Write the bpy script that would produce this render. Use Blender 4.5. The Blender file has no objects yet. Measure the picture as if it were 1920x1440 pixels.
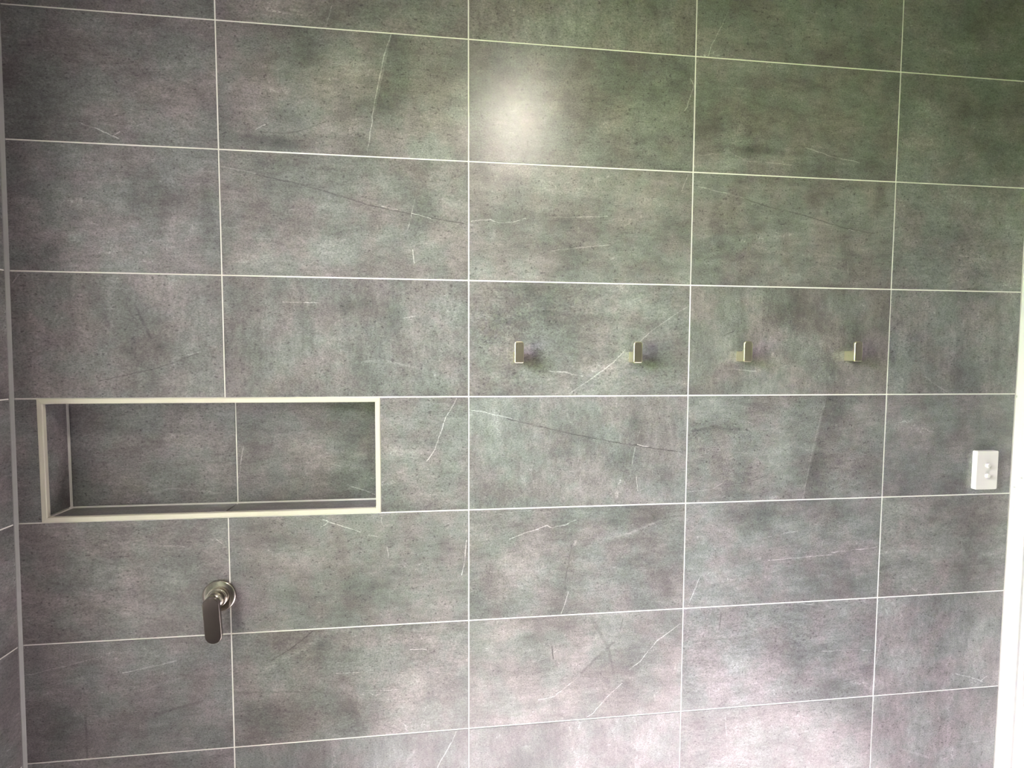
import bpy, bmesh, math, random
from mathutils import Vector, Matrix

random.seed(7)
SC = bpy.context.scene
COL = SC.collection

# ---------------------------------------------------------------- camera, world, light, exposure
# metres; the tiled wall's face is y = 0, the floor z = 0, the room lies towards -y
cam_data = bpy.data.cameras.new('camera')
cam = bpy.data.objects.new('camera', cam_data)
COL.objects.link(cam)
CAM_F, CAM_POS = 960.7 / 1920.0, Vector((1.16243, -1.34220, 1.61468))
YAW, PITCH, ROLL = 0.117059, -0.0549392, 0.00417648
fwd = Vector((math.sin(YAW), math.cos(YAW), 0))
rgt = Vector((math.cos(YAW), -math.sin(YAW), 0))
up = Vector((0, 0, 1))
f2 = math.cos(PITCH) * fwd + math.sin(PITCH) * up
u2 = -math.sin(PITCH) * fwd + math.cos(PITCH) * up
r3 = math.cos(ROLL) * rgt + math.sin(ROLL) * u2
u3 = -math.sin(ROLL) * rgt + math.cos(ROLL) * u2
cam.matrix_world = Matrix(((r3.x, u3.x, -f2.x, CAM_POS.x), (r3.y, u3.y, -f2.y, CAM_POS.y),
                           (r3.z, u3.z, -f2.z, CAM_POS.z), (0, 0, 0, 1)))
cam_data.sensor_fit = 'HORIZONTAL'
cam_data.sensor_width = 36.0
cam_data.lens = 36.0 * CAM_F
cam_data.clip_start = 0.01
SC.camera = cam

SKY_COLOR, SKY_STRENGTH = (0.97, 0.93, 1.12), 92.0
LAWN_COLOR = (0.21, 0.33, 0.06)
HEDGE_COLOR, HEDGE_TOP = (0.26, 0.40, 0.07), 2.5
LAMP_STRENGTH, LAMP_COLOR = 1200.0, (1.0, 0.88, 0.80)
SC.view_settings.view_transform = 'Standard'
SC.view_settings.look = 'None'
SC.view_settings.gamma = 1.0
SC.view_settings.use_curve_mapping = False
SC.view_settings.exposure = 0.0
SC.cycles.use_denoising = True
SC.cycles.max_bounces = 10
SC.cycles.diffuse_bounces = 5

world = bpy.data.worlds.new('overcast_sky')
SC.world = world
world.use_nodes = True
bg = world.node_tree.nodes['Background']
bg.inputs['Color'].default_value = (*SKY_COLOR, 1)
bg.inputs['Strength'].default_value = SKY_STRENGTH

sun_data = bpy.data.lights.new('sun', 'SUN')              # sun on the garden; through the window it falls on the floor near the back wall
sun_data.energy = 190.0
sun_data.color = (1.0, 0.93, 0.93)
sun_data.angle = math.radians(1.5)
sun = bpy.data.objects.new('sun', sun_data)
COL.objects.link(sun)
sun.rotation_euler = Vector((1.0, 0.15, -0.85)).to_track_quat('-Z', 'Y').to_euler()

# window opening in the left wall: y from WY0 (far jamb) to WY1, z from WZ0 (sill) to WZ1
XL, XR, YF, ZC = 0.1067, 2.836, -2.75, 2.7135
WY0, WY1, WZ0, WZ1 = -0.42, -1.35, 0.60, 2.36
portal_data = bpy.data.lights.new('window_portal', 'AREA')     # guides sky sampling through the opening
portal_data.shape = 'RECTANGLE'
portal_data.size, portal_data.size_y = WZ1 - WZ0, WY0 - WY1
portal_data.cycles.is_portal = True
portal = bpy.data.objects.new('window_portal', portal_data)
COL.objects.link(portal)
portal.location = (XL - 0.025, (WY0 + WY1) / 2, (WZ0 + WZ1) / 2)
portal.rotation_euler = (0, -math.pi / 2, 0)

FEAT = {
    (0, 1): [('L',1.6,0.6,[(-31,-96),(-46,-150)]),('B',42,-109,90,32,-0.15)],
    (0, 3): [('L',1.6,0.5,[(-212,-27),(-261,-126),(-267,-149)])],
    (0, 4): [('L',1.6,-0.3,[(46,57),(115,48)])],
    (1, 0): [('L',1.6,1.0,[(-68,-107),(-26,-120),(13,-138)]),('L',1.6,0.8,[(-1,-131),(14,-122)]),('B',149,-94,108,62,0.12)],
    (1, 1): [('L',1.6,0.8,[(110,147),(90,86),(68,-23),(49,-144)]),('S',70,-0.32,[(110,147),(68,-42)]),('B',9,70,58,76,0.25),('B',-130,73,63,25,-0.2),('B',-165,-123,101,16,-0.3),('L',1.6,0.7,[(-214,-100),(-192,-86)]),('L',1.6,-0.3,[(-208,-105),(-139,-105),(-95,-92),(-50,-72)]),('L',1.6,-0.25,[(-10,113),(41,126)])],
    (1, 2): [('L',1.6,1.0,[(288,92),(298,73),(280,19),(272,8)]),('B',-156,-27,84,67,0.2),('B',148,134,117,27,-0.1),('L',10,0.35,[(-65,26),(-107,-37)])],  # light patch at left paints part of the downlight's highlight into the colour
    (1, 3): [('L',1.6,0.7,[(21,-70),(102,-90),(187,-103)]),('B',-119,-86,77,20,-0.3),('B',-252,-4,23,55,-0.2),('B',-33,107,110,21,-0.15),('B',-196,-121,93,17,0.2),('B',216,-109,50,22,-0.2),('L',1.6,0.3,[(-287,-107),(-196,-94),(-150,-114),(-87,-116),(7,-120)]),('L',4,-0.5,[(183,-52),(191,-46)]),('L',3,0.8,[(-47,-4),(-41,-5)])],
    (2, 0): [('B',142,-31,72,76,0.15),('B',197,3,18,89,-0.2),('B',100,-7,15,63,-0.15)],
    (2, 1): [('L',1.6,0.5,[(-296,110),(-216,97)]),('L',2,-0.45,[(-216,95),(-116,76),(-40,57),(50,32),(155,13),(290,-7)]),('L',1.6,0.6,[(83,29),(122,23)]),('L',1.6,1.2,[(159,15),(206,4)]),('L',1.6,0.6,[(166,50),(159,17),(148,-26)]),('L',1.6,1.0,[(159,-76),(164,-112)]),('B',182,82,27,79,-0.2),('B',-4,-83,119,53,0.18),('B',-155,3,76,52,-0.12),('B',-208,-102,63,39,0.1)],
    (2, 2): [('L',1.6,0.8,[(-295,0),(-245,7),(-224,-2),(-189,1),(-154,12)]),('L',1.6,0.7,[(-77,17),(67,25)]),('L',1.6,0.5,[(-83,-69),(25,-55),(76,-48)]),('L',1.6,0.6,[(287,144),(270,97)]),('B',-133,67,127,47,0.12),('B',10,-10,146,27,-0.12),('B',-265,-115,35,28,0.15),('B',128,-105,119,35,-0.1),('L',3,-0.25,[(-147,6),(67,16)])],
    (2, 3): [('L',1.6,0.6,[(-285,113),(-154,88)]),('L',2,-0.4,[(-154,87),(-83,67),(12,50),(151,17),(242,5)]),('L',1.6,0.6,[(169,44),(162,29)]),('L',1.6,0.7,[(162,14),(179,10)]),('L',1.6,0.5,[(161,-75),(166,-112)]),('B',-229,16,18,85,-0.2),('B',-2,-6,80,58,0.15),('B',160,-16,23,118,-0.2),('B',262,92,20,73,-0.2)],
    (2, 4): [('B',87,-2,106,45,-0.15)],
    (3, 0): [('L',4,-0.35,[(37,77),(53,39),(71,-2)]),('L',1.6,-0.4,[(-50,-109),(83,-77),(181,-40)]),('L',1.6,0.4,[(120,-53),(184,-37)]),('L',1.6,0.5,[(-225,123),(-211,142)]),('B',158,15,74,64,0.3),('B',40,77,48,51,-0.15),('B',119,-90,86,33,0.15)],  # strongest light patch paints the window's reflection into the print
    (3, 1): [('L',1.6,0.5,[(-160,88),(-109,88),(-73,86)]),('L',1.6,0.7,[(-109,88),(-83,88)]),('L',3,0.35,[(6,-63),(86,-57),(166,-76)]),('L',1.6,0.4,[(133,50),(167,58)]),('B',-18,78,118,20,-0.12),('B',-176,-76,77,40,0.12)],
    (3, 2): [('L',1.6,1.1,[(-87,-84),(-44,-87),(-22,-93),(3,-98)]),('L',1.6,0.5,[(295,92),(236,55),(194,26),(161,-3)]),('L',1.6,0.6,[(120,-25),(88,-61),(15,-113),(-32,-144)]),('L',3,0.4,[(-251,143),(-220,112)]),('B',27,53,59,28,-0.1),('B',-230,64,84,34,0.1),('B',-202,-76,86,21,-0.12)],
    (3, 3): [('L',1.6,-0.5,[(-296,7),(-284,-2)]),('S',50,-0.2,[(-28,141),(-3,60)]),('L',1.6,0.6,[(-187,-78),(-148,-81),(-100,-84)]),('L',1.6,-0.5,[(-202,14),(-174,28)]),('B',23,60,98,45,-0.15),('B',-137,102,110,37,0.08)],
    (3, 4): [('L',1.6,0.5,[(-90,-99),(-54,-124),(-18,-144)])],
    'nl': [('L',4,-0.3,[(-22,41),(16,27)]),('B',146,-4,67,113,0.1),('L',3,0.3,[(-79,-111),(51,-94),(170,-111)])],
    'nr': [('L',1.6,0.6,[(-166,16),(-174,-34),(-180,-69)]),('L',1.6,1.0,[(111,-101),(153,-114),(173,-124)]),('L',1.6,0.25,[(28,-52),(83,-83),(111,-101)]),('B',28,-9,84,73,0.1)],
    (4, 1): [('L',1.6,1.1,[(82,146),(74,128),(53,93),(25,10),(4,-18)]),('B',-64,32,55,69,0.12)],
    (4, 2): [('L',1.6,0.7,[(-300,117),(-258,109),(-187,92)]),('L',2,-0.5,[(-201,92),(-129,74),(-13,46),(114,21),(212,5),(290,-7)]),('L',1.6,1.2,[(159,16),(189,11)]),('L',1.6,0.7,[(167,59),(159,37)]),('L',1.6,0.6,[(153,10),(149,-7),(145,-37)]),('L',1.6,0.9,[(158,-74),(163,-111)]),('B',158,81,27,58,-0.25),('B',-12,-63,90,66,0.2),('B',-122,-31,22,72,-0.15),('B',257,80,31,59,-0.15)],
    (4, 3): [('L',1.6,0.3,[(113,143),(99,98),(74,-17),(51,-148)]),('S',70,-0.25,[(113,143),(52,-140)]),('L',1.6,0.6,[(-295,-120),(-225,-113),(-194,-95)]),('L',1.6,-0.3,[(-193,-100),(-122,-97),(-58,-76)]),('L',5,-0.35,[(-284,52),(-222,63),(-174,55)]),('L',1.6,0.6,[(-123,77),(-111,71)]),('B',-61,1,114,91,0.15),('B',-222,63,95,18,-0.15),('B',-73,-123,115,20,-0.18)],
    (4, 4): [('B',7,-129,107,32,-0.15)],
    (5, 0): [('L',1.6,0.5,[(118,84),(137,79)]),('L',1.6,0.9,[(212,95),(225,83)]),('L',3,0.3,[(20,91),(118,81)]),('B',117,33,113,55,0.15),('B',-40,120,73,40,-0.1)],
    (5, 1): [('L',1.6,1.3,[(-72,136),(-59,132),(1,109),(21,102)]),('L',1.6,0.8,[(-59,130),(-77,118)]),('L',1.6,0.5,[(41,93),(65,88)]),('L',1.6,0.5,[(74,139),(78,117)]),('L',1.6,0.6,[(89,60),(92,32)]),('L',1.6,1.2,[(296,71),(289,1),(283,-24)]),('B',-133,48,79,42,0.12),('B',246,-127,57,29,0.15),('B',-252,-58,78,42,-0.12)],
    (5, 2): [('L',1.6,1.3,[(-193,68),(-149,84),(-113,93),(-91,102),(-76,94),(-40,103),(-10,115)]),('L',3,0.4,[(80,59),(141,71),(232,106)]),('L',1.6,-0.45,[(-21,48),(-31,-11),(-42,-78)]),('L',3,0.8,[(-10,56),(-15,45)]),('L',1.6,1.0,[(-29,-86),(-38,-115),(-48,-145)]),('B',-127,8,88,59,0.28),('B',155,116,139,37,-0.2),('B',-185,-93,88,59,0.15),('B',51,-15,61,30,0.15)],  # light patches at left paint reflections off the floor into the colour
    (5, 3): [('L',1.6,0.6,[(-50,-23),(49,-19),(149,-14)]),('L',1.6,0.5,[(-52,46),(46,61)]),('L',1.6,0.7,[(149,-8),(216,-3),(293,2)]),('L',1.6,0.7,[(-254,-63),(-269,-96),(-287,-142)]),('B',-195,-31,81,47,0.1),('B',-86,104,97,38,-0.12)],
    (6, 0): [('L',2,0.35,[(-239,74),(-173,87),(-63,112)]),('L',2.5,0.45,[(-16,66),(109,88)]),('L',4,-0.35,[(55,-48),(169,-21)]),('L',3,-0.4,[(-105,-35),(-106,-145)]),('L',3,0.3,[(7,12),(121,45)])],
    (6, 1): [('L',2,-0.4,[(-97,148),(-151,107),(-204,75)]),('L',7,0.35,[(-77,135),(-138,93),(-218,52)]),('L',1.6,0.9,[(148,81),(190,78)]),('L',1.6,0.5,[(-45,28),(23,28)]),('L',1.6,0.5,[(29,-23),(112,-28)]),('L',1.6,-0.35,[(77,-123),(125,-143)]),('B',-154,-75,148,46,-0.22),('B',133,-24,113,81,0.15),('L',3,-0.25,[(-297,-5),(-140,-14),(-32,-26)]),('S',50,-0.2,[(38,-140),(-12,-28)])],
    (6, 2): [('L',1.6,1.0,[(293,107),(224,60),(178,6),(147,-17)]),('L',1.6,0.9,[(126,-54),(87,-88),(42,-136),(26,-145)]),('L',1.6,0.6,[(-5,-31),(-65,-77),(-110,-85)]),('L',4,-0.4,[(100,65),(10,-16)]),('L',2.5,-0.6,[(-74,65),(-70,30)]),('L',1.6,-0.5,[(126,132),(119,102)]),('L',5,-0.3,[(38,137),(85,50),(101,-20)]),('B',-5,-97,92,31,0.15),('B',116,10,93,46,-0.2),('B',-96,12,90,15,-0.15),('B',-199,76,73,45,0.1)],
    (6, 3): [('L',1.6,-0.5,[(-188,134),(-193,84)]),('L',1.6,0.8,[(46,148),(88,141),(99,147)]),('L',1.6,0.7,[(127,-2),(192,-3)]),('L',1.6,0.6,[(209,-1),(285,-8)]),('L',1.6,-0.4,[(191,-101),(251,-92)]),('L',4,-0.3,[(-269,53),(-108,56)]),('B',-105,-48,133,64,0.12),('B',144,0,103,24,-0.15)],
    (6, 4): [('L',1.6,0.6,[(-198,21),(-204,-27),(-210,-60)]),('L',1.6,0.7,[(58,-100),(132,-122),(161,-136)]),('L',1.6,0.7,[(148,-130),(169,-116)]),('B',-40,28,73,41,-0.12),('B',-125,-33,35,42,0.12)],
    (7, 1): [('L',1.6,1.2,[(268,145),(253,112),(231,76),(217,47)]),('L',4,0.3,[(160,105),(132,70)])],
    (7, 2): [('B',-123,53,90,31,-0.1),('B',167,58,95,48,0.12)],
    (7, 3): [('L',1.6,0.7,[(-166,123),(-160,66)]),('L',1.6,0.4,[(-195,-3),(-96,-28)]),('B',-98,45,67,64,0.12)],
    (7, 4): [('L',3,0.35,[(-110,-24),(-18,-58)]),('L',1.6,0.4,[(89,-25),(154,-22)])],
}

# ---------------------------------------------------------------- node and mesh helpers
class NT:
    """thin wrapper that writes shader nodes as expressions"""
    def __init__(self, name):
        self.mat = bpy.data.materials.new(name)
        self.mat.use_nodes = True
        self.t = self.mat.node_tree
        self.t.nodes.clear()
        self.out = self.t.nodes.new('ShaderNodeOutputMaterial')

    def n(self, kind, **props):
        nd = self.t.nodes.new('ShaderNode' + kind)
        for k, v in props.items():
            setattr(nd, k, v)
        return nd

    def put(self, sock, v):
        if isinstance(v, bpy.types.NodeSocket):
            self.t.links.new(v, sock)
        else:
            sock.default_value = v

    def m(self, op, a, b=0.0, c=0.0, clamp=False):
        nd = self.n('Math', operation=op, use_clamp=clamp)
        for s, v in zip(nd.inputs, (a, b, c)):
            self.put(s, v)
        return nd.outputs[0]

    def v(self, op, a, b=None, scale=None):
        nd = self.n('VectorMath', operation=op)
        self.put(nd.inputs[0], a)
        if b is not None:
            self.put(nd.inputs[1], b)
        if scale is not None:
            self.put(nd.inputs['Scale'], scale)
        return nd.outputs['Value'] if op in ('DOT_PRODUCT', 'LENGTH', 'DISTANCE') else nd.outputs['Vector']

    def noise(self, vec, scale, detail=2.0, rough=0.5):
        nd = self.n('TexNoise')
        self.put(nd.inputs['Vector'], vec)
        nd.inputs['Scale'].default_value = scale
        nd.inputs['Detail'].default_value = detail
        nd.inputs['Roughness'].default_value = rough
        return nd.outputs[0], nd.outputs['Color']

    def smooth(self, x, a, b, lo=0.0, hi=1.0):
        nd = self.n('MapRange', interpolation_type='SMOOTHSTEP')
        for s, v in zip(nd.inputs, (x, a, b, lo, hi)):
            self.put(s, v)
        return nd.outputs[0]

    def principled(self, **kw):
        p = self.n('BsdfPrincipled')
        for k, v in kw.items():
            self.put(p.inputs[k], v)
        self.t.links.new(p.outputs[0], self.out.inputs['Surface'])
        return p

    def coords(self):
        return self.n('TexCoord').outputs['Object']


def stone(name, seed, feats, tint):
    """slate-look porcelain print: clouds, streaks, grain, and this tile's own veins, cracks and patches (a few patches are painted reflections)"""
    N = NT(name)
    P = N.coords()
    rnd = random.Random(seed)
    off = (rnd.uniform(0, 40), rnd.uniform(0, 40), rnd.uniform(0, 40))
    Q = N.v('ADD', P, off)
    flat = rnd.random() < 0.75
    cloud, ccol = N.noise(Q, 5.0, 6.0, 0.62)
    Pw = N.v('ADD', Q, N.v('SCALE', ccol, scale=0.06))
    streak, _ = N.noise(N.v('MULTIPLY', Q, (6.0, 6.0, 24.0) if flat else (24.0, 6.0, 6.0)), 1.0, 4.0, 0.6)
    mott, mcol = N.noise(Q, 28.0, 4.0, 0.65)
    grain, _ = N.noise(N.v('MULTIPLY', Q, (1.0, 1.0, 1.5)), 240.0, 3.0, 0.75)
    pit, _ = N.noise(N.v('MULTIPLY', Q, (1.0, 1.0, 1.4)), 120.0, 1.0, 0.5)
    _, wcol = N.noise(Q, 38.0, 2.0, 0.6)
    warp = N.v('SUBTRACT', wcol, (0.5, 0.5, 0.5))
    Pv = N.v('ADD', P, N.v('SCALE', warp, scale=0.007))
    Pv = N.v('MULTIPLY', Pv, (1, 0, 1))
    Pb = N.v('ADD', P, N.v('SCALE', N.v('SUBTRACT', ccol, (0.5, 0.5, 0.5)), scale=0.10))
    Pb = N.v('MULTIPLY', Pb, (1, 0, 1))
    brk = N.smooth(mott, 0.36, 0.56, 0.45, 1.25)
    tone = N.m('MULTIPLY_ADD', cloud, 1.7, 0.15)
    tone = N.m('MULTIPLY', tone, N.m('MULTIPLY_ADD', streak, 0.80, 0.60))
    tone = N.m('MULTIPLY', tone, N.m('MULTIPLY_ADD', mott, 0.75, 0.625))
    tone = N.m('MULTIPLY', tone, N.m('MULTIPLY_ADD', grain, 2.3, -0.15))
    tone = N.m('MULTIPLY', tone, N.smooth(pit, 0.25, 0.35, 0.5, 1.0))
    # short sedimentary wisps lying along the slate, and hairline veins that come and go
    wisp, _ = N.noise(N.v('MULTIPLY', Pw, (26.0, 26.0, 120.0) if flat else (90.0, 26.0, 34.0)), 1.0, 4.0, 0.65)
    tone = N.m('MULTIPLY', tone, N.m('MULTIPLY_ADD', wisp, 0.8, 0.6))
    hair, _ = N.noise(N.v('ADD', Pw, (3.1, 0.0, 7.7)), 7.0, 5.0, 0.55)
    hair = N.smooth(N.m('ABSOLUTE', N.m('SUBTRACT', hair, 0.5)), 0.0, 0.006, 0.55, 0.0)
    hair = N.m('MULTIPLY', hair, N.smooth(streak, 0.55, 0.66))
    tone = N.m('MULTIPLY', tone, N.m('MULTIPLY_ADD', hair, brk, 1.0))
    fleck, _ = N.noise(N.v('MULTIPLY', Q, (1.0, 1.0, 2.2)), 85.0, 3.0, 0.7)
    tone = N.m('MULTIPLY', tone, N.smooth(fleck, 0.60, 0.72, 1.0, 1.40))
    tone = N.m('MULTIPLY', tone, N.smooth(fleck, 0.28, 0.40, 0.72, 1.0))
    fine = None
    broad = None
    for f in feats:
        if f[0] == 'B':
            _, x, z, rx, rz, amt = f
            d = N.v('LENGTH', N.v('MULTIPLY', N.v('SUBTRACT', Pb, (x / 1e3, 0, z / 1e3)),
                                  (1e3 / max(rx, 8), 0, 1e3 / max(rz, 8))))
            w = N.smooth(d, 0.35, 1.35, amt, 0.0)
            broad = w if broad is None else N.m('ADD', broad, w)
        elif f[0] == 'S':
            _, ln, amt, ((ax, az), (bx, bz)) = f
            L = math.hypot(bx - ax, bz - az)
            dx, dz = (bx - ax) / L, (bz - az) / L
            nx, nz = -dz, dx                       # the print is dark on the right-hand side going down
            R = N.v('SUBTRACT', Pv, (ax / 1e3, 0, az / 1e3))
            s = N.v('DOT_PRODUCT', R, (nx, 0, nz))
            t = N.v('DOT_PRODUCT', R, (dx * 1e3 / L, 0, dz * 1e3 / L))
            w = N.m('MULTIPLY', N.smooth(s, 0.0, 0.003), N.smooth(s, 0.01, ln / 1e3 * 1.6, amt, 0.0))
            w = N.m('MULTIPLY', w, N.m('MULTIPLY', N.smooth(t, -0.15, 0.1), N.smooth(t, 0.85, 1.15, 1.0, 0.0)))
            broad = w if broad is None else N.m('ADD', broad, w)
        else:
            _, wid, amt, pts = f
            dist = None
            for (ax, az), (bx, bz) in zip(pts, pts[1:]):
                L2 = ((bx - ax) ** 2 + (bz - az) ** 2) / 1e6 + 1e-9
                ba = ((bx - ax) / 1e3, 0, (bz - az) / 1e3)
                pa = N.v('SUBTRACT', Pv, (ax / 1e3, 0, az / 1e3))
                h = N.m('DIVIDE', N.v('DOT_PRODUCT', pa, ba), L2, clamp=True)
                d = N.v('LENGTH', N.v('SUBTRACT', pa, N.v('SCALE', ba, scale=h)))
                dist = d if dist is None else N.m('MINIMUM', dist, d)
            soft = wid >= 3
            w = N.smooth(dist, 0.0 if soft else wid * 0.00025, wid * (0.0016 if soft else 0.0010), amt * (0.8 if soft else 1.0 if amt < 0 else 1.3), 0.0)
            fine = w if fine is None else N.m('ADD', fine, w)
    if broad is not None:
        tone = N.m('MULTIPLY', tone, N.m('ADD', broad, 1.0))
    if fine is not None:
        tone = N.m('MULTIPLY', tone, N.m('MULTIPLY_ADD', fine, brk, 1.0))
    # faint warm and cool blotches of the print
    hue = N.n('Mix', data_type='RGBA')
    N.put(hue.inputs[0], N.smooth(N.n('SeparateColor').outputs[0], 0.38, 0.62))
    sep = hue.inputs[0].links[0].from_node.inputs[0].links[0].from_node
    N.t.links.new(N.noise(Q, 11.0, 3.0, 0.6)[1], sep.inputs[0])
    hue.inputs[6].default_value = (tint[0] * 0.95, tint[1] * 1.015, tint[2] * 0.99, 1)
    hue.inputs[7].default_value = (tint[0] * 1.05, tint[1] * 0.985, tint[2] * 1.0, 1)
    col = N.v('SCALE', hue.outputs[2], scale=tone)
    bump = N.n('Bump')
    bump.inputs['Strength'].default_value = 0.35
    bump.inputs['Distance'].default_value = 0.0006
    N.put(bump.inputs['Height'], N.m('ADD', grain, N.m('MULTIPLY', mott, 1.5)))
    p = N.principled(**{'Base Color': col, 'Roughness': N.m('MULTIPLY_ADD', mott, 0.05, TILE_ROUGH - 0.02)})
    p.inputs['Specular IOR Level'].default_value = 0.5
    N.t.links.new(bump.outputs[0], p.inputs['Normal'])
    return N.mat


def plain(name, col, rough=0.5, amp=0.06, scale=30.0, metal=0.0, bumpd=0.0):
    N = NT(name)
    P = N.coords()
    a, _ = N.noise(P, scale, 4.0, 0.6)
    k = N.m('MULTIPLY_ADD', a, amp * 2, 1.0 - amp)
    c = N.v('SCALE', (col[0], col[1], col[2]), scale=k)
    p = N.principled(**{'Base Color': c, 'Roughness': N.m('MULTIPLY_ADD', a, 0.1, rough - 0.05), 'Metallic': metal})
    if bumpd:
        b = N.n('Bump')
        b.inputs['Distance'].default_value = bumpd
        b.inputs['Strength'].default_value = 0.5
        N.put(b.inputs['Height'], a)
        N.t.links.new(b.outputs[0], p.inputs['Normal'])
    return N.mat


def brushed(name, col, rough, stretch, aniso=0.0, radial=False, metal=1.0):
    """metal with fine brushing lines along one axis"""
    N = NT(name)
    P = N.coords()
    a, _ = N.noise(N.v('MULTIPLY', P, stretch), 1.0, 3.0, 0.7)
    k = N.m('MULTIPLY_ADD', a, 0.22, 0.89)
    p = N.principled(**{'Base Color': N.v('SCALE', col, scale=k), 'Metallic': metal,
                        'Roughness': N.m('MULTIPLY_ADD', a, 0.16, rough - 0.08)})
    if aniso:
        p.inputs['Anisotropic'].default_value = aniso
        if radial:
            tg = N.n('Tangent', direction_type='RADIAL', axis='Y')
            N.t.links.new(tg.outputs[0], p.inputs['Tangent'])
    b = N.n('Bump')
    b.inputs['Distance'].default_value = 0.0001
    b.inputs['Strength'].default_value = 0.25
    N.put(b.inputs['Height'], a)
    N.t.links.new(b.outputs[0], p.inputs['Normal'])
    return N.mat


def painted(name, col, marks):
    """white gloss paint with brush marks and a few grey scuffs"""
    N = NT(name)
    P = N.coords()
    a, _ = N.noise(N.v('MULTIPLY', P, (300, 300, 9)), 1.0, 3.0, 0.6)
    k = N.m('MULTIPLY_ADD', a, 0.12, 0.94)
    for (x, y, z, rx, rz, amt) in marks:
        d = N.v('LENGTH', N.v('MULTIPLY', N.v('SUBTRACT', P, (x, y, z)), (1 / rx, 1 / rx, 1 / rz)))
        k = N.m('MULTIPLY', k, N.smooth(d, 0.3, 1.0, 1 - amt, 1.0))
    b = N.n('Bump')
    b.inputs['Distance'].default_value = 0.0004
    b.inputs['Strength'].default_value = 0.4
    N.put(b.inputs['Height'], a)
    p = N.principled(**{'Base Color': N.v('SCALE', col, scale=k), 'Roughness': 0.38})
    N.t.links.new(b.outputs[0], p.inputs['Normal'])
    return N.mat


def link(name, me, mat=None, parent=None, loc=(0, 0, 0), rot=(0, 0, 0)):
    o = bpy.data.objects.new(name, me)
    COL.objects.link(o)
    if mat and me is not None:
        if not me.materials:
            me.materials.append(mat)
    if parent:
        o.parent = parent
    o.location = loc
    o.rotation_euler = rot
    return o


def mesh(name, verts, faces, smooth=False):
    me = bpy.data.meshes.new(name)
    me.from_pydata([tuple(v) for v in verts], [], faces)
    bm = bmesh.new()
    bm.from_mesh(me)
    bmesh.ops.recalc_face_normals(bm, faces=bm.faces)
    bm.to_mesh(me)
    bm.free()
    if smooth:
        for p in me.polygons:
            p.use_smooth = True
    return me


def boxes(name, specs):
    """several axis-aligned boxes in one mesh"""
    V, F = [], []
    for (x0, x1, y0, y1, z0, z1) in specs:
        b = len(V)
        V += [(x, y, z) for z in (z0, z1) for y in (y0, y1) for x in (x0, x1)]
        F += [tuple(b + i for i in f) for f in ((0, 1, 3, 2), (4, 6, 7, 5), (0, 4, 5, 1), (2, 3, 7, 6), (0, 2, 6, 4), (1, 5, 7, 3))]
    return mesh(name, V, F)


def bevelled(me, width, seg=2, angle=0.5):
    bm = bmesh.new()
    bm.from_mesh(me)
    es = [e for e in bm.edges if len(e.link_faces) == 2 and e.calc_face_angle(0) > angle]
    bmesh.ops.bevel(bm, geom=es, offset=width, segments=seg, profile=0.5, affect='EDGES', clamp_overlap=True)
    bm.to_mesh(me)
    bm.free()
    return me


def loft(name, rings, smooth=False, cap=True):
    V, F = [], []
    n = len(rings[0])
    for r in rings:
        V += list(r)
    for i in range(len(rings) - 1):
        for j in range(n):
            k = (j + 1) % n
            F.append((i * n + j, i * n + k, (i + 1) * n + k, (i + 1) * n + j))
    if cap:
        F.append(tuple(range(n)))
        F.append(tuple((len(rings) - 1) * n + j for j in range(n)))
    me = mesh(name, V, F)
    if smooth:
        for p in me.polygons:
            p.use_smooth = len(p.vertices) == 4
    return me


def tile_mesh(corners, depth=0.0055, ch=0.0009):
    """corners: 4 (x,z) anticlockwise seen from the front; front face at y=0, arrises chamfered"""
    cx = sum(c[0] for c in corners) / 4
    cz = sum(c[1] for c in corners) / 4

    def ring(y, ins):
        r = []
        for x, z in corners:
            r.append((x - math.copysign(ins, x - cx) if ins else x, y, z - math.copysign(ins, z - cz) if ins else z))
        return r
    return loft('tile', [ring(depth, 0), ring(ch, 0), ring(ch * 0.3, ch * 0.3), ring(0, ch)])


def tag(o, label=None, cat=None, group=None, kind=None):
    for k, v in (('label', label), ('category', cat), ('group', group), ('kind', kind)):
        if v:
            o[k] = v
    return o


# ---------------------------------------------------------------- materials
TILE_ROUGH = 0.305
TINT = (0.137, 0.133, 0.134)
M_GROUT = plain('pale_grout', (0.80, 0.79, 0.75), 0.85, 0.12, 60.0, bumpd=0.0006)
M_SEAL = plain('corner_sealant', (0.22, 0.22, 0.216), 0.5, 0.10, 40.0)
M_NICKEL = brushed('brushed_nickel_trim', (0.74, 0.70, 0.60), 0.36, (8, 900, 900), metal=0.4)
M_NICKEL_UP = brushed('brushed_nickel_trim_upright', (0.74, 0.70, 0.60), 0.36, (900, 900, 8), metal=0.4)
M_BRASS = brushed('champagne_metal', (0.80, 0.74, 0.56), 0.30, (700, 700, 60))
M_MIXER = brushed('brushed_mixer_metal', (0.68, 0.63, 0.56), 0.17, (500, 60, 500), 0.7, True)
M_LEVER = brushed('mixer_lever_metal', (0.36, 0.32, 0.29), 0.15, (700, 700, 60))  # darker copy of the mixer metal; its dark reflection is put into the colour
M_WHITE = plain('white_wall_paint', (0.78, 0.77, 0.74), 0.6, 0.02, 12.0)
M_DARK = plain('dark_room_tile', (0.08, 0.078, 0.077), 0.45, 0.2, 9.0)
M_CEIL = plain('white_ceiling_paint', (0.25, 0.245, 0.24), 0.7, 0.02, 12.0)
M_PLASTIC = plain('white_switch_plastic', (0.62, 0.60, 0.575), 0.32, 0.015, 90.0)
M_GENERIC = stone('slate_tile_generic', 999, [], TINT)

# ---------------------------------------------------------------- setting: the tiled back wall
W, H = 0.603, 0.3015
GAP = 0.0032
LEAN = 0.0119                       # the left corner leans a little


def xl(z):
    return XL + LEAN * z


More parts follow.
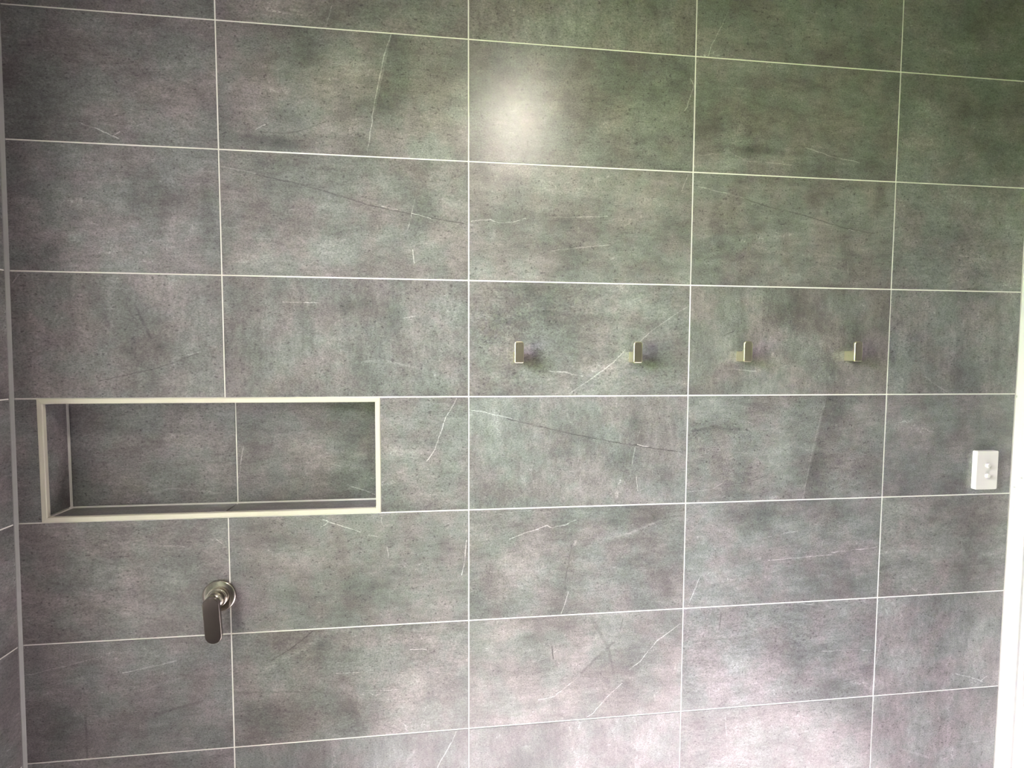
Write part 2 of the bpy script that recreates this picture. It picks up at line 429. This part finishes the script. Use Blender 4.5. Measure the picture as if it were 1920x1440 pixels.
XS = [XL, 0.603, 1.206, 1.809, 2.412, XR]
NX0, NX1, NZ0, NZ1 = 0.178, 0.979, 1.2065, 1.5075   # outer edge of the niche trim
NI = 0.0125                                          # trim width
ND = 0.080                                           # niche depth
GY = 0.0012                                          # grout lies this far behind the tile face

HO = 0.005                                           # the hole in the backing is larger than the opening; tiles line it
wall_back = link('wall_back', boxes('wall_back', [
    (XL - 0.1, NX0 + HO, GY, 0.12, 0, ZC), (NX1 - HO, XR + 0.15, GY, 0.12, 0, ZC),
    (NX0 + HO, NX1 - HO, GY, 0.12, 0, NZ0 + HO), (NX0 + HO, NX1 - HO, GY, 0.12, NZ1 - HO, ZC)]), M_GROUT)
tag(wall_back, 'dark grey slate-look tiled wall with pale grout lines and a recessed niche', kind='structure')

rnd = random.Random(3)


def wall_tile(parent, corners, mat, loc_y=0.0, tilt=0.0016):
    cx = sum(c[0] for c in corners) / 4
    cz = sum(c[1] for c in corners) / 4
    me = tile_mesh([(x - cx, z - cz) for x, z in corners])
    o = link('tile', me, mat, parent, (cx, loc_y, cz))
    o.rotation_euler = (rnd.uniform(-tilt, tilt), 0, rnd.uniform(-tilt, tilt) * 0.6)
    return o


g = GAP / 2
SHADE = {(1, 1): 1.10, (0, 1): 1.04}                       # colour lifted on two tiles for weak window light; one print is lighter
for r in range(9):
    z0, z1 = ZC - (r + 1) * H, ZC - r * H
    for c in range(5):
        x0, x1 = XS[c], XS[c + 1]
        if (r, c) == (4, 0):
            x1 = NX0 + g - 0.0005
        if (r, c) == (4, 1):
            x0 = NX1 - g + 0.0005
        a0, a1 = x0 + g, x0 + g
        if c == 0:
            a0, a1 = xl(z0) + 0.004, xl(z1) + 0.004
        b = x1 - g if c < 4 else XR - 0.0008
        key = (r, c)
        j = random.Random(r * 11 + c)
        s = j.uniform(0.96, 1.04) * SHADE.get(key, SHADE.get(c, 1.0))
        h = j.uniform(-0.015, 0.015)
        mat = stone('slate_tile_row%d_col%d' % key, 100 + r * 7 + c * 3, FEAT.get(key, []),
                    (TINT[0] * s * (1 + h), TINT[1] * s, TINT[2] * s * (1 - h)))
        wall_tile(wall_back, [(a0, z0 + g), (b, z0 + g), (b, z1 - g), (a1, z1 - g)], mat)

# silicone bead in the corner
bead = []
for z in (0.0, ZC):
    x = xl(z)
    bead.append([(x - 0.002, -0.0075, z), (x + 0.0014, -0.0062, z), (x + 0.0042, -0.0026, z), (x + 0.0064, 0.001, z), (x - 0.002, 0.002, z)])
link('corner_sealant', loft('corner_sealant', bead), M_SEAL, wall_back)

# ---------------------------------------------------------------- niche
IX0, IX1, IZ0, IZ1 = NX0 + NI, NX1 - NI, NZ0 + NI, NZ1 - NI
niche = link('niche', boxes('niche', [
    (IX0 - 0.007, IX1 + 0.007, ND + 0.0015, ND + 0.012, IZ0 - 0.007, IZ1 + 0.007)]), M_GROUT, wall_back)


def niche_tile(corners_xz, mat, loc, rot):
    xs = [c[0] for c in corners_xz]
    zs = [c[1] for c in corners_xz]
    o = link('tile', tile_mesh(corners_xz, 0.005), mat, niche, loc, rot)
    return o


def rect(w, h):
    return [(-w / 2, -h / 2), (w / 2, -h / 2), (w / 2, h / 2), (-w / 2, h / 2)]


SEAM = 0.595
bl = 0.005
mat_nl = stone('slate_tile_niche_back_left', 301, FEAT['nl'], TINT)
mat_nr = stone('slate_tile_niche_back_right', 317, FEAT['nr'], TINT)
zb0, zb1 = IZ0 + 0.004, IZ1 - 0.004
for (x0, x1, mm) in ((IX0 + bl - 0.002, SEAM - g, mat_nl), (SEAM + g, IX1 - bl, mat_nr)):
    niche_tile(rect(x1 - x0, zb1 - zb0), mm, ((x0 + x1) / 2, ND, (zb0 + zb1) / 2), (0, 0, 0))
dd = ND - 0.010 - 0.003
ym = 0.010 + dd / 2
niche_tile(rect(dd, IZ1 - IZ0 - 0.008), stone('slate_tile_niche_left', 331, [], TINT), (IX0 - 0.001, ym, (IZ0 + IZ1) / 2), (0, 0, math.pi / 2))
niche_tile(rect(dd, IZ1 - IZ0 - 0.008), M_GENERIC, (IX1 + 0.001, ym, (IZ0 + IZ1) / 2), (0, 0, -math.pi / 2))
for (x0, x1) in ((IX0 + 0.005, SEAM - g), (SEAM + g, IX1 - 0.005)):
    niche_tile(rect(x1 - x0, dd), M_GENERIC, ((x0 + x1) / 2, ym, IZ0 + 0.0005), (-math.pi / 2, 0, 0))
    niche_tile(rect(x1 - x0, dd), M_GENERIC, ((x0 + x1) / 2, ym, IZ1 - 0.0005), (math.pi / 2, 0, 0))

# mitred metal edging around the opening
def trim_piece(o0, o1, i0, i1, mat, label):
    """outer edge o0-o1, inner edge i0-i1 (x, z); front at y=-0.0014"""
    yf, yb, e = -0.0014, 0.0095, 0.0010

    def lerp(p, q, t):
        return (p[0] + (q[0] - p[0]) * t, p[1] + (q[1] - p[1]) * t)

    def sec(o, i):
        k = e / NI
        oc, ic = lerp(o, i, k), lerp(i, o, k)
        return [(o[0], yb, o[1]), (o[0], yf + e, o[1]), (oc[0], yf, oc[1]), (ic[0], yf, ic[1]), (i[0], yf + e, i[1]), (i[0], yb, i[1])]
    o = link('metal_trim', loft('metal_trim', [sec(o0, i0), sec(o1, i1)]), mat, niche)
    o['label'] = label


m = 0.00025
trim_piece((NX0 + m, NZ1), (NX1 - m, NZ1), (IX0 + m, IZ1), (IX1 - m, IZ1), M_NICKEL, 'brushed metal edging along the top of the niche')
trim_piece((NX0 + m, NZ0), (NX1 - m, NZ0), (IX0 + m, IZ0), (IX1 - m, IZ0), M_NICKEL, 'brushed metal edging along the bottom of the niche')
trim_piece((NX0, NZ0 + m), (NX0, NZ1 - m), (IX0, IZ0 + m), (IX0, IZ1 - m), M_NICKEL_UP, 'brushed metal edging up the left end of the niche')
trim_piece((NX1, NZ0 + m), (NX1, NZ1 - m), (IX1, IZ0 + m), (IX1, IZ1 - m), M_NICKEL_UP, 'brushed metal edging up the right end of the niche')

# ---------------------------------------------------------------- left wall with its window (the window lies outside the picture)
wt = 0.05
wall_left = link('wall_left', boxes('wall_left', [
    (-wt, -GY, WY0, 0.0, 0, ZC), (-wt, -GY, YF, WY1, 0, ZC),
    (-wt, -GY, WY1, WY0, 0, WZ0), (-wt, -GY, WY1, WY0, WZ1, ZC)]), M_GROUT, None, (XL, 0, 0), (0, LEAN, 0))
tag(wall_left, 'dark tiled side wall meeting the back wall at the left edge', kind='structure')
for r in range(9):
    z0, z1 = ZC - (r + 1) * H, ZC - r * H
    ys = [-0.0045, WY0 + 0.004, -0.963, -1.2, WY1 - 0.004, YF + 0.01]
    for c in range(5):
        ya, yb = ys[c] - g, ys[c + 1] + g
        spans = [(z0 + g, z1 - g)]
        if c in (1, 2, 3):
            spans = []
            if z0 < WZ0:
                spans.append((z0 + g, min(z1 - g, WZ0)))
            if z1 > WZ1:
                spans.append((max(z0 + g, WZ1), z1 - g))
        for (sa, sb) in spans:
            if sb - sa < 0.02:
                continue
            me = tile_mesh(rect(ya - yb, sb - sa))
            link('tile', me, M_GENERIC if (r + c) % 2 else mat_nl if r % 3 else mat_nr, wall_left, (0, (ya + yb) / 2, (sa + sb) / 2), (0, 0, math.pi / 2))

M_FRAME = plain('white_window_frame', (0.80, 0.80, 0.79), 0.35, 0.02)
fx0, fx1, fw = XL - 0.035, XL + 0.005, 0.03
win = link('window_1', boxes('window_1', [
    (fx0, fx1, WY1, WY1 + fw, WZ0, WZ1), (fx0, fx1, WY0 - fw, WY0, WZ0, WZ1),
    (fx0, fx1, WY1 + fw, WY0 - fw, WZ0, WZ0 + fw), (fx0, fx1, WY1 + fw, WY0 - fw, WZ1 - fw, WZ1)]), M_FRAME)
tag(win, 'white framed window in the left side wall', kind='structure')
NG = NT('clear_glass')
mx = NG.n('MixShader')
fr = NG.n('Fresnel')
fr.inputs[0].default_value = 1.45
tr = NG.n('BsdfTransparent')
gl = NG.n('BsdfGlossy')
gl.inputs['Roughness'].default_value = 0.02
NG.t.links.new(fr.outputs[0], mx.inputs[0])
NG.t.links.new(tr.outputs[0], mx.inputs[1])
NG.t.links.new(gl.outputs[0], mx.inputs[2])
NG.t.links.new(mx.outputs[0], NG.out.inputs['Surface'])
link('pane', boxes('pane', [(XL - 0.018, XL - 0.012, WY1 + fw, WY0 - fw, WZ0 + fw, WZ1 - fw)]), NG.mat, win)

# outside: lawn
NL = NT('lawn_grass')
lp = NL.coords()
ln1, _ = NL.noise(lp, 0.8, 5.0, 0.6)
NL.principled(**{'Base Color': NL.v('SCALE', LAWN_COLOR, scale=NL.m('MULTIPLY_ADD', ln1, 0.6, 0.7)), 'Roughness': 0.95})
lawn = link('ground', boxes('ground', [(-60, XL - 0.1, -40, 40, -0.6, -0.3)]), NL.mat)
tag(lawn, 'lawn outside the window', kind='structure')

# unseen clipped greenery, added to block low sky and tint the light green
hr = random.Random(5)
HV, HF, ny, nz = [], [], 60, 10
for i in range(ny + 1):
    for k in range(nz + 1):
        HV.append((-4.0 + hr.uniform(-0.06, 0.06) - (0.25 if k == nz else 0), -16 + 24 * i / ny, -0.3 + (HEDGE_TOP + 0.3) * k / nz + (hr.uniform(-0.05, 0.05) if k else 0)))
n0 = len(HV)
for i in range(ny + 1):
    for z in (HEDGE_TOP - 0.05, -0.3):
        HV.append((-5.2, -16 + 24 * i / ny, z))
for i in range(ny):
    for k in range(nz):
        p = i * (nz + 1) + k
        HF.append((p, p + nz + 1, p + nz + 2, p + 1))
    t0, t1 = i * (nz + 1) + nz, (i + 1) * (nz + 1) + nz
    HF += [(t0, t1, n0 + 2 * i + 2, n0 + 2 * i), (n0 + 2 * i, n0 + 2 * i + 2, n0 + 2 * i + 3, n0 + 2 * i + 1)]
NH = NT('hedge_leaves')
hn, _ = NH.noise(NH.coords(), 9.0, 5.0, 0.7)
NH.principled(**{'Base Color': NH.v('SCALE', HEDGE_COLOR, scale=NH.m('MULTIPLY_ADD', hn, 1.2, 0.4)), 'Roughness': 0.9})
tag(link('added_hedge', mesh('added_hedge', HV, HF, True), NH.mat), 'unseen clipped greenery added outside the window to block low sky', 'added_hedge')

# ---------------------------------------------------------------- rest of the room shell
tag(link('floor', boxes('floor', [(XL - 0.15, XR + 0.15, YF - 0.1, 0.12, -0.1, 0.0)]), plain('floor_tile', (0.26, 0.245, 0.25), 0.8, 0.15, 6.0)),
    'grey tiled bathroom floor', kind='structure')
tag(link('ceiling', boxes('ceiling', [(XL - 0.15, XR + 0.15, YF - 0.1, 0.12, ZC, ZC + 0.1)]), M_CEIL), 'plain painted ceiling', kind='structure')
tag(link('wall_front', boxes('wall_front', [(XL - 0.15, XR + 0.15, YF - 0.1, YF, 0, ZC)]), M_DARK), 'dark tiled wall behind the photographer', kind='structure')
DY0, DY1, DZ = -0.105, -0.92, 2.06                  # open doorway with dark hallway behind, added unseen to cut bounce light
tag(link('wall_right', boxes('wall_right', [
    (XR + 0.016, XR + 0.15, YF, DY1, 0, ZC), (XR + 0.016, XR + 0.15, DY1, DY0, DZ, ZC),
    (XR + 0.016, XR + 0.15, DY0, 0.0, 0, ZC)]), M_DARK),
    'dark side wall with an opening added to cut bounce light, at the right edge', kind='structure')
tag(link('wall_light_trap', boxes('wall_light_trap', [
    (4.0, 4.1, -2.0, 0.6, 0, ZC), (XR + 0.15, 4.0, 0.5, 0.6, 0, ZC), (XR + 0.15, 4.0, -2.0, -1.9, 0, ZC),
    (XR + 0.15, 4.1, -2.0, 0.6, -0.1, 0), (XR + 0.15, 4.1, -2.0, 0.6, ZC, ZC + 0.1)]), M_DARK),
    'dark box beyond the opening, added to swallow bounce light', kind='structure')
M_CASING = painted('white_gloss_casing', (0.46, 0.455, 0.44), [
    (0, -0.012, 1.228, 0.005, 0.0025, 0.45), (0, -0.030, 1.26, 0.004, 0.002, 0.6), (0, -0.014, 1.16, 0.0025, 0.03, 0.2),
    (0, -0.004, 1.50, 0.003, 0.006, 0.45), (0, -0.030, 0.83, 0.002, 0.05, 0.2)])
M_DOOR = painted('white_door_paint', (0.42, 0.40, 0.39), [])
casing = link('trim_1', bevelled(boxes('trim_1', [(0, 0.016, -0.0440, -0.0004, 0, DZ + 0.09)]), 0.0025, 3), M_CASING, None, (XR, 0, 0))
tag(casing, 'glossy white door casing standing in the right-hand corner', kind='structure')
bd = link('bead', bevelled(boxes('bead', [(0.001, 0.016, -0.0625, -0.0510, 0, DZ + 0.02)]), 0.0030, 3), M_CASING, casing)
link('rebate', boxes('rebate', [(0.010, 0.016, -0.0510, -0.0440, 0, DZ + 0.02)]), M_CASING, casing)
link('jamb', bevelled(boxes('jamb', [(0.010, 0.15, DY0 - 0.004, -0.0625, 0, DZ)]), 0.002, 2), M_DOOR, casing)

# ---------------------------------------------------------------- ceiling downlight (above the picture)
lamp = bpy.data.objects.new('downlight', None)
COL.objects.link(lamp)
lamp.location = (1.45, -1.08, ZC)
tag(lamp, 'round recessed downlight in the painted ceiling', 'light')


def disc(name, rings, n=40):
    """rings: (radius, y) profile turned about the y axis"""
    return loft(name, [[(r * math.cos(2 * math.pi * i / n), y, r * math.sin(2 * math.pi * i / n)) for i in range(n)] for r, y in rings], smooth=True)


link('bezel', disc('bezel', [(0.055, 0.0), (0.055, 0.004), (0.050, 0.008), (0.047, 0.008), (0.047, 0.004)]), M_FRAME, lamp, rot=(-math.pi / 2, 0, 0))
NE = NT('lamp_diffuser')
em = NE.n('Emission')
em.inputs['Color'].default_value = (*LAMP_COLOR, 1)
em.inputs['Strength'].default_value = LAMP_STRENGTH
NE.t.links.new(em.outputs[0], NE.out.inputs['Surface'])
link('diffuser', disc('diffuser', [(0.046, 0.0045), (0.046, 0.0060)], 24), NE.mat, lamp, rot=(-math.pi / 2, 0, 0))

# ---------------------------------------------------------------- robe hooks
def arc(cx, cz, r, a0, a1, n):
    return [(cx + r * math.cos(math.radians(a0 + (a1 - a0) * i / n)), cz + r * math.sin(math.radians(a0 + (a1 - a0) * i / n))) for i in range(n + 1)]


HW = 0.0240
zu0, zu1 = -0.0265, 0.0295            # upright, about the hook's height
# upright: rounded plate outline in x-z, with bevelled edges
rt, rb = 0.0075, 0.0040
outl = (arc(HW / 2 - rb, zu0 + rb, rb, -90, 0, 5) + arc(HW / 2 - rt, zu1 - rt, rt, 0, 90, 6)
        + arc(-HW / 2 + rt, zu1 - rt, rt, 90, 180, 6) + arc(-HW / 2 + rb, zu0 + rb, rb, 180, 270, 5))


def plate_rings(outline, y_back, y_front, e):
    ring = []
    n = len(outline)

    def shrink(d):
        pts = []
        for i in range(n):
            p, a, b = outline[i], outline[i - 1], outline[(i + 1) % n]
            tx, tz = b[0] - a[0], b[1] - a[1]
            L = math.hypot(tx, tz) or 1
            pts.append((p[0] - tz / L * d, p[1] + tx / L * d))
        return pts
    for y, d in ((y_back, e), (y_back - e * 0.3, e * 0.3), (y_back - e, 0), (y_front + e, 0), (y_front + e * 0.62, e * 0.08),
                 (y_front + e * 0.29, e * 0.29), (y_front + e * 0.08, e * 0.62), (y_front, e)):
        ring.append([(x, y, z) for x, z in shrink(d)])
    return ring


up_me = loft('upright', plate_rings(outl, -0.0312, -0.0388, 0.0024))
# stem: side profile in y-z with the fillet that runs up into the plate
zs0, zs1 = -0.0250, 0.0028
prof = [(0.0005, zs0), (0.0005, zs1), (-0.0235, zs1)] + [(-0.0235 - 0.0088 * math.sin(math.radians(a)), zs1 + 0.0088 * (1 - math.cos(math.radians(a)))) for a in (18, 36, 54, 72, 88)] + [(-0.0335, zs1 + 0.010), (-0.0335, zs0)]
hw = HW / 2 - 0.0006
st_me = bevelled(loft('stem', [[(-hw, y, z) for y, z in prof], [(hw, y, z) for y, z in prof]]), 0.0009, 2, 0.6)
hook_spots = [(1.3343, 1.6223, 'champagne metal robe hook nearest the niche, first of four in the row'),
              (1.6500, 1.6238, 'champagne metal robe hook just left of the grout line that splits the row'),
              (1.9590, 1.6271, 'champagne metal robe hook just right of the grout line that splits the row'),
              (2.2852, 1.6294, 'champagne metal robe hook farthest right, its side arm showing plainly')]
for i, (hx, hz, lab) in enumerate(hook_spots):
    hk = bpy.data.objects.new('robe_hook', None)
    COL.objects.link(hk)
    hk.location = (hx, 0, hz)
    tag(hk, lab, 'hook', 'robe hooks in a row on the tiled wall')
    link('stem', st_me, M_BRASS, hk)
    link('upright', up_me, M_BRASS, hk)

# ---------------------------------------------------------------- shower mixer
mix = bpy.data.objects.new('shower_mixer', None)
COL.objects.link(mix)
mix.location = (0.5785, 0, 1.0070)
tag(mix, 'round brushed metal shower mixer with a lever handle, below the niche', 'tap')
link('wall_plate', disc('wall_plate', [(0.0385, 0.0005), (0.0400, -0.0010), (0.0400, -0.0060), (0.0392, -0.0074), (0.0375, -0.0082), (0.0240, -0.0092)], 72), M_MIXER, mix)
link('collar', disc('collar', [(0.0235, -0.0085), (0.0235, -0.0165), (0.0228, -0.0176), (0.0200, -0.0178)], 56), M_MIXER, mix)
link('body', disc('body', [(0.0195, -0.0170), (0.0195, -0.0425)], 56), M_MIXER, mix)
lr = 0.0196
lev = arc(0, 0, lr, 0, 180, 18) + arc(0, -0.0785, lr, 180, 360, 18)
lever = link('lever', loft('lever', plate_rings(lev, -0.0420, -0.0525, 0.0014)), M_LEVER, mix, rot=(0.045, -0.035, 0))

# ---------------------------------------------------------------- light switch
sw = bpy.data.objects.new('light_switch', None)
COL.objects.link(sw)
sw.location = (2.7384, 0, 1.2818)
tag(sw, 'white two-button wall switch beside the door casing', 'switch')
pw, ph, pr = 0.0712, 0.1155, 0.0045
po = (arc(pw / 2 - pr, -ph / 2 + pr, pr, -90, 0, 5) + arc(pw / 2 - pr, ph / 2 - pr, pr, 0, 90, 5)
      + arc(-pw / 2 + pr, ph / 2 - pr, pr, 90, 180, 5) + arc(-pw / 2 + pr, -ph / 2 + pr, pr, 180, 270, 5))
link('plate', loft('plate', plate_rings(po, 0.0004, -0.0140, 0.0010)), M_PLASTIC, sw)
bt = disc('button', [(0.0068, -0.0135), (0.0068, -0.0190), (0.0063, -0.0204), (0.0050, -0.0210)], 28)
for bx, bz in ((-0.0015, 0.0145), (-0.0010, -0.0160)):
    link('button', bt, M_PLASTIC, sw, (bx, 0, bz))
